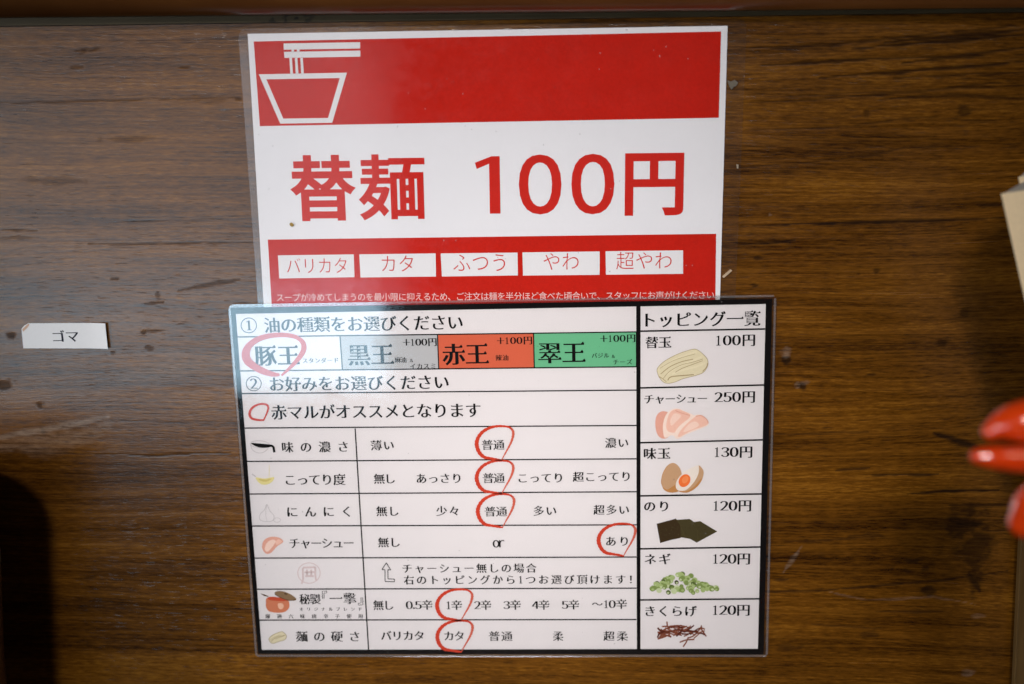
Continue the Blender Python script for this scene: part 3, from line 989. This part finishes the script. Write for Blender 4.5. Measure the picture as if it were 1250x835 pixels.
for i, bx in enumerate([(580, 519.7, 628.2, 562), (580, 561.8, 628.2, 603), (581.4, 602.6, 629.2, 644), (728.8, 638.8, 777.2, 678.6), (531.7, 719, 578, 757.8), (532, 757.2, 578.4, 796)]):
    ring("pen_ring", *bx, 0.60, (PEN, PENL), d3 + 0.00003)
Y = lambda pts: [(270 + x / 4.63, 360 + y / 4.63, w_) for x, y, w_ in pts]
big = Y([(330, 452, 3), (290, 448, 6), (235, 430, 8), (180, 400, 9), (145, 365, 10), (140, 325, 10), (160, 285, 8), (205, 252, 7), (270, 232, 6), (340, 226, 5.5), (400, 232, 5), (440, 248, 5), (464, 275, 6), (466, 310, 6.5), (448, 345, 6), (415, 385, 5), (375, 425, 3.5), (340, 456, 2.5)])
mb = MB()
s_ = smooth_px(big, False, 5)
mb.stroke([(p[0], p[1]) for p in s_], [p[2] for p in s_], d3 + 0.00003, PEN_GLARE)
mb.build("pen_ring", MN, "large red pen ring, its pink cast painted in for glare")
small = Y([(238, 708, 2), (200, 706, 2.6), (170, 696, 2.8), (160, 672, 3.0), (170, 645, 2.8), (195, 625, 2.4), (230, 616, 2.2), (258, 622, 2.4), (266, 640, 2.4), (258, 668, 2), (238, 712, 1.6)])
mb = MB()
s_ = smooth_px(small, False, 5)
mb.stroke([(p[0], p[1]) for p in s_], [p[2] for p in s_], d3 + 0.00003, PEN_GLARE)
mb.build("pen_ring", MN, "small red pen ring before the heading")

# printed food pictures ------------------------------------------------------
C_ = lambda n, r, g, b: ink(n, srgb(r, g, b, 1.12), 0.04)
NOOD, NOODL, NOODD = C_("noodle_cream", 222, 212, 180), C_("noodle_light", 228, 218, 188), C_("noodle_line", 168, 150, 112)
PK1, PK2, PK3, PK4 = C_("pork_pink", 236, 192, 174), C_("pork_pale", 240, 210, 196), C_("pork_deep", 224, 168, 150), C_("pork_rim", 240, 220, 208)
EGG1, EGG2, EGGW, YOLK, YOLK2 = C_("egg_tan", 196, 158, 122), C_("egg_brown", 190, 136, 82), C_("egg_white", 232, 222, 212), C_("egg_yolk", 236, 122, 62), C_("yolk_light", 240, 146, 88)
NORI, NORI2, NORIL = C_("nori_dark", 62, 48, 28), C_("nori_green", 72, 64, 38), C_("nori_line", 84, 76, 44)
LK = [C_("leek_a", 130, 150, 84), C_("leek_b", 168, 186, 124), C_("leek_c", 92, 108, 56), C_("leek_d", 198, 208, 166), C_("leek_e", 74, 78, 44)]
FUN, FUN2 = C_("fungus_brown", 132, 76, 56), C_("fungus_dark", 92, 42, 30)
FAINT = ink("faint_grey", (0.60, 0.56, 0.57), 0.03)
OILY, OILD = C_("oil_yellow", 226, 214, 150), C_("oil_dark", 206, 190, 118)
POT1, POT2, POT3, LID, LIDD = C_("pot_terracotta", 206, 128, 96), C_("pot_light", 232, 186, 160), C_("pot_red", 196, 84, 58), C_("lid_brown", 138, 112, 84), C_("lid_dark", 92, 70, 52)
STAMP = ink("stamp_pink", (0.76, 0.62, 0.62), 0.03)
e1, e2, e3 = d2, d2 + 0.00003, d2 + 0.00006


def noodle_pic(name, ox, oy, k, detail=True):
    z = lambda pts: [(ox + x * k, oy + y * k) + tuple(r) for x, y, *r in pts]
    mb = MB()
    out = z([(145, 190), (200, 135), (290, 85), (380, 52), (440, 40), (482, 62), (530, 110), (542, 150), (530, 190), (500, 225), (440, 248), (350, 270), (290, 295), (235, 308), (195, 300), (165, 270), (148, 235)])
    sm = smooth_px(out, True, 4)
    mb.poly(sm, e1, NOOD)
    mb.stroke(sm + sm[:1], 0.6, e3, NOODD)
    ln = [[(165, 190), (250, 140), (340, 105), (440, 78)], [(170, 235), (240, 180), (330, 140), (425, 118)], [(190, 270), (240, 215), (330, 165), (430, 140), (500, 118)], [(285, 222), (340, 190), (420, 160), (500, 130)],
          [(225, 285), (250, 258), (330, 248), (430, 240)], [(500, 215), (530, 180), (538, 150)], [(160, 255), (190, 275), (215, 296)]]
    for i, l in enumerate(ln if detail else ln[1:4]):
        mb.stroke(smooth_px(z(l), False, 5), [0.5, 0.9, 0.6, 0.7, 1.2, 1.0, 0.7][i % 7] * (1 if detail else .7), e3, NOODD)
    for l in [[(190, 180), (270, 128), (380, 82), (450, 62)], [(215, 240), (300, 180), (400, 140), (490, 100)], [(260, 235), (340, 205), (440, 180), (520, 150)]]:
        mb.stroke(smooth_px(z(l), False, 5), 14 * k, e2, NOODL)
    return mb.build(name, MN)


noodle_pic("noodle_picture", 780, 420, 1 / 6.425)
noodle_pic("noodle_picture", 284 + 285 / 7.53 - 1, 695 + 565 / 7.53 - 1, 0.40 / 7.53, False)

z = lambda pts: [(780 + x / 6.425, 420 + y / 6.425) for x, y in pts]
mb = MB()
mb.poly(smooth_px(z([(185, 742), (145, 710), (128, 640), (135, 570), (165, 533), (205, 528), (235, 545), (215, 600), (215, 680), (230, 728)]), True, 4), e1, PK3)
mb.poly(smooth_px(z([(205, 735), (190, 690), (190, 620), (215, 550), (260, 512), (310, 506), (355, 525), (420, 552), (430, 580), (350, 660), (310, 738), (260, 715)]), True, 4), e2, PK4)
mb.poly(smooth_px(z([(240, 690), (215, 660), (222, 590), (250, 530), (300, 510), (345, 525), (400, 552), (390, 585), (330, 640), (290, 690)]), True, 4), e3, PK1)
e4 = e3 + 0.00003
mb.poly(smooth_px(z([(285, 738), (280, 700), (310, 650), (370, 600), (430, 560), (480, 555), (520, 580), (546, 625), (520, 650), (430, 685), (360, 715), (320, 740)]), True, 4), e4, PK4)
mb.poly(smooth_px(z([(310, 730), (325, 680), (380, 620), (440, 572), (480, 562), (515, 585), (540, 625), (500, 648), (410, 680)]), True, 4), e4 + 0.00003, PK1)
mb.poly(smooth_px(z([(350, 690), (375, 645), (420, 610), (455, 612), (470, 640), (420, 668)]), True, 4), e4 + 0.00006, PK2)
mb.poly(smooth_px(z([(245, 600), (270, 550), (300, 545), (330, 565), (290, 610), (255, 640)]), True, 4), e4, PK2)
mb.stroke(smooth_px(z([(285, 520), (330, 540), (400, 560)]), False, 4), 1.0, e4 + 0.00003, PK3)
mb.stroke(smooth_px(z([(445, 566), (490, 562), (530, 592), (544, 622)]), False, 4), 1.3, e4 + 0.00006, PK3)
mb.build("pork_picture", MN)

z = lambda pts: [(780 + x / 6.958, 560 + y / 6.958) for x, y in pts]
mb = MB()
mb.poly(smooth_px(z([(190, 200), (200, 130), (235, 65), (280, 36), (320, 48), (352, 90), (364, 150), (350, 210), (345, 270), (290, 288), (240, 280), (205, 250)]), True, 4), e1, EGG1)
mb.poly(smooth_px(z([(200, 240), (240, 262), (290, 232), (330, 215), (345, 270), (290, 288), (240, 281), (212, 262)]), True, 4), e2, EGG2)
mb.stroke(smooth_px(z([(196, 225), (190, 190), (205, 120), (240, 62)]), False, 4), 0.7, e2, EGG2)
mb.poly(smooth_px(z([(330, 272), (400, 262), (470, 190), (500, 120), (505, 58), (535, 80), (550, 120), (530, 190), (480, 250), (420, 285), (370, 286)]), True, 4), e2, EGG1)
mb.poly(smooth_px(z([(335, 274), (400, 275), (470, 235), (530, 165), (520, 205), (480, 250), (420, 285), (370, 287)]), True, 4), e3, EGG2)
mb.poly(smooth_px(z([(312, 225), (325, 180), (370, 125), (430, 85), (490, 58), (508, 66), (505, 125), (470, 195), (405, 262), (345, 272), (318, 255)]), True, 4), e4, EGGW)
mb.poly([(780 + x / 6.958, 560 + y / 6.958) for x, y in ellipse(387, 186, 46, 58, 35)], e4 + 0.00003, YOLK)
mb.poly([(780 + x / 6.958, 560 + y / 6.958) for x, y in ellipse(392, 178, 25, 34, 35)], e4 + 0.00006, YOLK2)
mb.build("egg_picture", MN)

mb = MB()
mb.poly(z([(410, 545), (520, 530), (665, 618), (490, 713), (380, 650)]), e1, NORI2)
mb.poly(z([(300, 520), (430, 511), (500, 560), (490, 640), (440, 682), (360, 668), (300, 668)]), e2, NORI2)
mb.poly(z([(150, 553), (312, 509), (350, 560), (355, 672), (270, 690), (180, 716)]), e3, NORI)
mb.stroke(z([(312, 509), (350, 560), (380, 640), (400, 670)]), 0.4, e4, NORIL)
mb.stroke(z([(430, 513), (470, 560), (500, 620), (500, 690)]), 0.4, e4, NORIL)
for i in range(60):
    x, y = random.uniform(180, 560), random.uniform(555, 650)
    mb.poly([(780 + (x + a_) / 6.958, 560 + (y + b_) / 6.958) for a_, b_ in ((0, 0), (9, 2), (4, 8))], e4, random.choice([NORI, NORI2, NORIL]))
mb.build("seaweed_picture", MN)

mb = MB()
z2 = lambda x, y: (780 + x / 6.958, 680 + y / 6.958)
lk = []
for i in range(78):
    x = random.uniform(110, 668)
    top = 262 - 130 * max(0, 1 - abs(x - 350) / 260) ** 0.8
    y = random.uniform(top, 296 if 170 < x < 560 else 272)
    lk.append((x, y))
lk += [(120, 262), (655, 262), (270, 172), (372, 145), (442, 160), (330, 150), (250, 300), (460, 302), (170, 285)]
lk.sort(key=lambda p: p[1])
for i, (x, y) in enumerate(lk):
    r = random.uniform(19, 27)
    dd = e1 + 0.000004 * i
    mb.poly([z2(*p) for p in ellipse(x, y, r, r * .92, random.uniform(0, 90), 10)], dd, LK[random.choice([0, 0, 1, 1, 1, 2, 4 if y < 240 else 3])])
    mb.poly([z2(*p) for p in ellipse(x + random.uniform(-6, 6), y + 5, r * .5, r * .42, 0, 8)], dd + 0.000002, LK[random.choice([1, 3, 3, 0])])
mb.build("scallion_picture", MN)

mb = MB()
for i in range(46):
    t_ = random.random()
    x = 175 + 370 * t_
    y = 640 - 15 * math.sin(t_ * 3) + random.uniform(-38, 45)
    an = random.uniform(-1.1, 0.6)
    L_ = random.uniform(40, 75)
    pts = [(x - L_ * math.cos(an), y - L_ * math.sin(an) * .6), (x + random.uniform(-12, 12), y + random.uniform(-12, 12)), (x + L_ * math.cos(an) * .8, y + L_ * math.sin(an) * .7)]
    pts = [(min(max(px_, 158), 560), min(max(py_, 580), 755)) for px_, py_ in pts]
    mb.stroke([z2(*p) for p in smooth_px(pts, False, 5)], random.uniform(1.3, 2.2), e1 + 0.000004 * i, random.choice([FUN, FUN, FUN2]))
for pts in ([(238, 548), (242, 590), (262, 610)], [(188, 610), (192, 650), (165, 700)], [(520, 600), (548, 640), (572, 675)], [(420, 680), (400, 725), (375, 762)], [(345, 725), (400, 705), (470, 700)]):
    mb.stroke([z2(*p) for p in smooth_px(pts, False, 5)], 1.7, e2, FUN)
mb.build("fungus_picture", MN)

z = lambda pts: [(280 + x / 4.638, 510 + y / 4.638) for x, y in pts]
mb = MB()
rim = z(ellipse(172, 150, 54, 20, 4))
mb.stroke(rim + rim[:1], 0.6, e1, FAINT)
mb.stroke(smooth_px(z([(120, 152), (130, 180), (155, 197), (185, 198), (212, 182), (224, 160)]), False, 4), 0.7, e1, FAINT)
mb.poly(smooth_px(z([(122, 143), (160, 145), (205, 149), (246, 155), (222, 168), (180, 169), (145, 160)]), True, 4), e2, BLACK)
mb.stroke(smooth_px(z([(222, 158), (242, 160), (251, 172), (254, 196)]), False, 4), [2.8] * 13, e2, BLACK)
mb.build("ladle_picture", MN)
mb = MB()
mb.poly(smooth_px(z([(148, 338), (200, 344), (252, 336), (242, 362), (210, 378), (175, 374)]), True, 4), e1, OILY)
mb.poly(smooth_px(z([(165, 346), (205, 350), (240, 344), (215, 360), (185, 360)]), True, 4), e2, OILD)  # darker yellow of the printed oil
mb.line(*z([(226, 268)])[0], *z([(225, 336)])[0], 0.5, e1, OILY)
mb.stroke(z([(128, 318), (150, 334)]), 1.4, e1, FAINT)
mb.build("oil_picture", MN)
mb = MB()
g_ = smooth_px(z([(212, 490), (200, 520), (175, 545), (172, 575), (205, 588), (245, 582), (252, 555), (228, 525)]), True, 4)
mb.stroke(g_ + g_[:1], 0.6, e1, FAINT)
mb.stroke(smooth_px(z([(212, 495), (205, 540), (212, 585)]), False, 4), 0.4, e1, FAINT)
g_ = smooth_px(z([(250, 578), (268, 566), (290, 576), (280, 590), (260, 590)]), True, 4)
mb.stroke(g_ + g_[:1], 0.5, e1, FAINT)
mb.build("garlic_picture", MN)
mb = MB()
mb.poly(smooth_px(z([(185, 735), (195, 695), (230, 675), (280, 678), (305, 702), (270, 728), (235, 765), (205, 768)]), True, 4), e1, PK3)
mb.poly(smooth_px(z([(200, 742), (215, 705), (245, 690), (262, 700), (240, 735), (215, 758)]), True, 4), e2, PK2)
mb.poly(smooth_px(z([(262, 700), (280, 688), (298, 702), (268, 720)]), True, 4), e2, PK1)
mb.build("pork_picture", MN)
z = lambda pts: [(284 + x / 7.53, 695 + y / 7.53) for x, y in pts]
mb = MB()
mb.poly(smooth_px(z([(318, 262), (305, 310), (310, 355), (340, 388), (415, 400), (480, 390), (518, 355), (520, 310), (505, 285), (420, 275)]), True, 4), e1, POT1)
mb.poly(smooth_px(z([(318, 262), (360, 252), (440, 262), (505, 284), (470, 292), (400, 290), (340, 282)]), True, 4), e2, POT3)
mb.poly(smooth_px(z([(415, 318), (450, 312), (470, 335), (455, 365), (425, 360)]), True, 4), e2, POT2)
mb.poly(smooth_px(z([(385, 222), (405, 202), (460, 202), (530, 228), (582, 268), (570, 288), (510, 282), (430, 258)]), True, 4), e3, LID)
mb.stroke(smooth_px(z([(388, 230), (440, 260), (520, 286), (580, 276)]), False, 4), 0.8, e4, LIDD)
mb.poly(z(ellipse(488, 226, 16, 8, 20, 12)), e4, LIDD)
mb.stroke(z([(260, 224), (290, 238), (330, 250)]), [0.4, 1.8, 0.8], e3, LIDD)
mb.build("pot_picture", MN)
z = lambda x, y: (280 + x / 4.808, 670 + y / 4.808)
mb = MB()
c_ = [z(*p) for p in ellipse(467, 142, 66, 60)]
mb.stroke(c_ + c_[:1], 1.0, e1, STAMP)
for l in [[(432, 110), (505, 108)], [(430, 112), (432, 178), (424, 205)], [(505, 108), (503, 150), (510, 190)], [(455, 122), (455, 160)], [(480, 122), (480, 160)], [(440, 138), (498, 136)], [(445, 160), (495, 160)]]:
    mb.stroke([z(*p) for p in l], 2.2, e2, STAMP)
mb.build("stamp_mark", MN)

# ------------------------------------------------------------------ small paper label
ST = root("name_sticker", at(81, 410), "small white paper sticker on the wood reading ゴマ with a torn corner", "sticker")
mb = MB()
d = 0.0003
STP = ink("sticker_paper", (0.80, 0.81, 0.83), 0.02)
mb.flat([quad([(34.5, 394.6), (38, 394.6), (38, 425.2), (28.4, 425.2), (26.2, 401.5), (29.5, 397.5)], d)], d, STP)
NS, vs = 16, []
for i in range(NS + 1):
    q = i / NS
    up = d + 0.0018 * max(0.0, (q - 0.72) / 0.28) ** 2
    for k in (0.0, 1.0):
        p = at(38 + (130 - 38) * q + 3.2 * q * k, 394.6 - 0.4 * q + (30.6 + 0.5 * q) * k, d)
        vs.append((p.x, -up, p.z))
fs = [(2 * i, 2 * i + 1, 2 * i + 3, 2 * i + 2) for i in range(NS)]
mb.faces(vs, fs, STP, True)
mb.faces([(x, y + 0.0002, z) for x, y, z in vs], [f[::-1] for f in fs], STP, True)
pp = mb.build("paper_backing", ST)
mb = MB()
mb.poly([(34.8, 394.9), (27, 401.8), (28.2, 405), (33, 400.5), (36, 396.5)], d + 0.0001, ink("glue_stain", (0.62, 0.42, 0.30), 0.1))
mb.build("torn_corner", ST)
text("lettering", ST, "ゴマ", 0, 0, 0, 0, d + 0.0001, ink("sticker_ink", (0.015, 0.02, 0.035), 0.1), 'mincho', 0.3, (64.3, 403, 95.8, 417.4))

# ------------------------------------------------------------------ bits stuck on the poster
mb = MB()
sl = [at(x, y, 0.0011) for x, y in ((881.5, 337.5), (891.5, 328.8), (893.8, 330.2), (883.5, 339.2))]
mb.prism([(p.x, p.z) for p in sl], 0.00092, 0.0016, wood_simple("splinter_wood", (0.42, 0.30, 0.18), (0.56, 0.42, 0.27), 0.6))
tag(mb.build("splinter"), "pale wood splinter stuck on the poster's right clear edge above the menu", "splinter")
mb = MB()
sl = [at(x, y, 0.0011) for x, y in ((887.6, 98), (892, 99.5), (897, 97.6), (901, 101), (898.5, 105), (895.5, 106), (893, 109.5), (890.5, 106))]
mb.prism([(p.x, p.z) for p in sl], 0.00092, 0.0011, ink("dried_glue", (0.16, 0.14, 0.11), 0.2))
tag(mb.build("glue_scrap"), "grey scrap of dried glue on the poster's clear edge at upper right", "scrap")
mb = MB()
sl = [at(x, y, 0.0011) for x, y in smooth_px([(353.5, 273), (356, 271.8), (358.5, 274.5), (357, 276.6), (354.5, 275.6)], True, 3)]
mb.prism([(p.x, p.z) for p in sl], 0.00092, 0.0014, ink("crumb_brown", (0.33, 0.22, 0.07), 0.3))
tag(mb.build("crumb"), "tiny yellow-brown crumb stuck on the white poster below the large red lettering", "crumb")
mb = MB()
sl = [at(x, y, 0.0011) for x, y in ((899, 200.5), (901.6, 201), (901.2, 206), (899.4, 205.6))]
mb.prism([(p.x, p.z) for p in sl], 0.00092, 0.0012, ink("fleck_pale", (0.34, 0.28, 0.20), 0.2))
tag(mb.build("fleck"), "tiny pale fleck on the poster's right clear edge, beside the price", "fleck")

# ------------------------------------------------------------------ things at the right edge
PKT = root("paper_packet", at(1262, 500, 0.10), "leaning cream paper packet with grey-white top edges at the right edge, above the red ornament", "paper packet")
CREAM = ink("packet_cream", (0.84, 0.66, 0.42), 0.06)
GREYW = ink("packet_top", (0.52, 0.51, 0.47), 0.08)


def packet(name, tlx, tly, trx, try_, blx, bly, brx, bry, d_front, depth):
    """upright slab given by its front face"""
    f_ = [at(tlx, tly, d_front), at(trx, try_, d_front), at(brx, bry, d_front), at(blx, bly, d_front)]
    bk = [p + Vector((depth * 0.85, depth, 0)) for p in f_]
    c = MB()
    bk[0] += Vector((0, 0, 0.0055))
    bk[1] += Vector((0, 0, 0.0055))
    vs = f_ + bk
    c.faces(vs, [(0, 3, 2, 1), (4, 5, 6, 7), (1, 2, 6, 5), (2, 3, 7, 6)], CREAM)
    c.faces(vs, [(0, 1, 5, 4), (0, 4, 7, 3)], GREYW)
    o = c.build(name, PKT)
    bv = o.modifiers.new("bevel", 'BEVEL')
    bv.width, bv.segments = 0.0012, 2
    return o


packet("front_sheets", 1222, 236.5, 1340, 219, 1312, 640, 1420, 625, 0.105, 0.028)
packet("back_sheets", 1243, 216, 1350, 200, 1325, 640, 1430, 625, 0.076, 0.014)

t = NT("red_gloss")
t.principled(t.mix(t.noise(t.coord((60, 60, 60)), 1.0, 2.0), (0.64, 0.030, 0.003, 1), (0.82, 0.075, 0.006, 1)), 0.16, 0.6, None, 0.0, 0.6)
REDG = t.m


def tube(mb, path, mat, seg=18):
    """closed rounded tube through (point, radius)"""
    P = [Vector(p) for p, r in path]
    n = len(P)
    vs = []
    prev = Vector((0, 1, 0))
    for i in range(n):
        tg = (P[min(i + 1, n - 1)] - P[max(i - 1, 0)]).normalized()
        a_ = (prev - tg * prev.dot(tg)).normalized()
        b_ = tg.cross(a_)
        prev = a_
        r = path[i][1]
        for k in range(seg):
            q = 2 * math.pi * k / seg
            vs.append(P[i] + a_ * (r * math.cos(q)) + b_ * (r * math.sin(q)))
    fs = [(i * seg + k, i * seg + (k + 1) % seg, (i + 1) * seg + (k + 1) % seg, (i + 1) * seg + k) for i in range(n - 1) for k in range(seg)]
    fs += [tuple(range(seg))[::-1], tuple((n - 1) * seg + k for k in range(seg))]
    mb.faces(vs, fs, mat, True)


def lobe(name, px, dd, parent):
    """px: (x, y, radius in pixels) from the body outward to the tip"""
    s_ = smooth_px(px, False, 6)
    path = []
    for x, y, r in s_:
        p = at(x, y, dd)
        k = (at(x + 1, y, dd) - p).length
        path.append((p, max(r, 0.4) * k))
    # rounded tip
    (p, r), (p0, _) = path[-1], path[-4]
    tg = (p - p0).normalized()
    for a_ in (25, 50, 70, 84):
        q = math.radians(a_)
        path.append((p + tg * r * math.sin(q), max(r * math.cos(q), 0.00005)))
    mb = MB()
    tube(mb, path, REDG)
    return mb.build(name, parent)


BX = root("wooden_box", at(1275, 700, 0.07), "tan wooden box standing upright at the right edge under the red ornament", "box")
boxm = wood_simple("box_wood", (0.13, 0.07, 0.018), (0.24, 0.14, 0.045), 0.5, (120, 120, 10))
dB = 0.09
top = at(1244, 590, 0.004)
sideb = at(1232.5, 850, 0.004)
zt, zb = top.z, CZ
xl_t, xl_b = top.x, top.x + (sideb.x - top.x) * (top.z - CZ) / (top.z - sideb.z)


def panel(name, corners_x, d0, d1):
    c = MB()
    (xa, xb), (xc, xd) = corners_x
    c.prism([(xa, zt), (xb, zt), (xd, zb), (xc, zb)], d0, d1, boxm)
    o = c.build(name, BX)
    bv = o.modifiers.new("bevel", 'BEVEL')
    bv.width, bv.segments = 0.0008, 2
    return o


wb = 0.11
panel("front_panel", ((xl_t, xl_t + wb), (xl_b, xl_b + wb)), dB - 0.005, dB)
panel("back_panel", ((xl_t, xl_t + wb), (xl_b, xl_b + wb)), dB - 0.085, dB - 0.08)
panel("side_panel", ((xl_t, xl_t + 0.005), (xl_b, xl_b + 0.005)), dB - 0.0798, dB - 0.0052)
panel("side_panel", ((xl_t + wb - 0.005, xl_t + wb), (xl_b + wb - 0.005, xl_b + wb)), dB - 0.0798, dB - 0.0052)

RO = root("red_ornament", at(1290, 570, 0.18), "glossy red lobed ornament, blurred in the foreground at the right edge beside the wooden box", "ornament")
dO = 0.24
lobe("upper_lobe", [(1340, 520, 42), (1300, 516, 40), (1265, 515, 32), (1240, 516, 26), (1222, 520, 19), (1210, 526, 12)], dO, RO)
lobe("middle_lobe", [(1340, 560, 16), (1300, 562, 16), (1262, 561, 17), (1235, 560, 16), (1210, 558, 14), (1194, 557, 10)], dO + 0.008, RO)
lobe("lower_lobe", [(1340, 590, 30), (1310, 600, 32), (1280, 612, 34), (1262, 624, 30), (1252, 636, 22)], dO, RO)
mb = MB()
pB = at(1340, 560, dO)
kB = (at(1341, 560, dO) - pB).length
tube(mb, [(pB + Vector((0, 0, 70 * kB * math.cos(q))), max(66 * kB * math.sin(q), 0.0002)) for q in (math.pi * i / 14 for i in range(15))], REDG, 24)
mb.build("body", RO)
pF = at(1340, 560, dO)
mb = MB()
tube(mb, [((pF.x, pF.y, CZ), 0.016), ((pF.x, pF.y, CZ + 0.006), 0.016), ((pF.x, pF.y, CZ + 0.008), 0.005), ((pF.x, pF.y, pF.z - 60 * kB), 0.005)], REDG, 16)
mb.build("stand", RO)

# ------------------------------------------------------------------ shaker at the left edge
dS = 0.070
C32 = math.cos(math.radians(32))
cS = Vector((at(9, 700, dS).x - 0.064 / C32, -dS, 0))
edge = lambda x, y: (at(x, y, dS).x - cS.x) * C32
zz = lambda y: at(5, y, dS).z
rS = edge(9, 700)
SH = root("condiment_jar", (cS.x, cS.y, CZ), "dark wooden condiment jar with grey lid and metal band, cut off by the left edge", "jar")


def lathe(name, prof, mat, parent):
    mb = MB()
    seg = 40
    vs = [(cS.x + r * math.cos(2 * math.pi * k / seg), cS.y + r * math.sin(2 * math.pi * k / seg), z_) for r, z_ in prof for k in range(seg)]
    n = len(prof)
    fs = [(i * seg + k, i * seg + (k + 1) % seg, (i + 1) * seg + (k + 1) % seg, (i + 1) * seg + k) for i in range(n - 1) for k in range(seg)]
    fs += [tuple(range(seg))[::-1], tuple((n - 1) * seg + k for k in range(seg))]
    mb.faces(vs, fs, mat, True)
    return mb.build(name, parent)


t = NT("brushed_metal")
t.principled((0.42, 0.41, 0.38, 1), 0.3, 0.5, None, 1.0)
METAL = t.m
lathe("body", [(edge(13, 880), CZ), (edge(12, 835), zz(835)), (edge(9, 740), zz(740)), (edge(8.5, 714), zz(714))], wood_simple("jar_wood", (0.05, 0.02, 0.006), (0.12, 0.05, 0.012), 0.4, (40, 40, 200)), SH)
lathe("metal_band", [(edge(7, 714), zz(714.2)), (edge(9, 712), zz(712)), (edge(8, 697), zz(697)), (edge(6, 694), zz(694))], METAL, SH)
lathe("lid", [(edge(6, 694), zz(694.2)), (edge(6.5, 650), zz(650)), (edge(6, 625), zz(625)), (edge(1, 610), zz(610)), (edge(-20, 602), zz(602)), (edge(-100, 597), zz(597))], wood_simple("lid_grey", (0.16, 0.155, 0.14), (0.22, 0.21, 0.19), 0.35), SH)

bpy.data.objects.remove(FO)
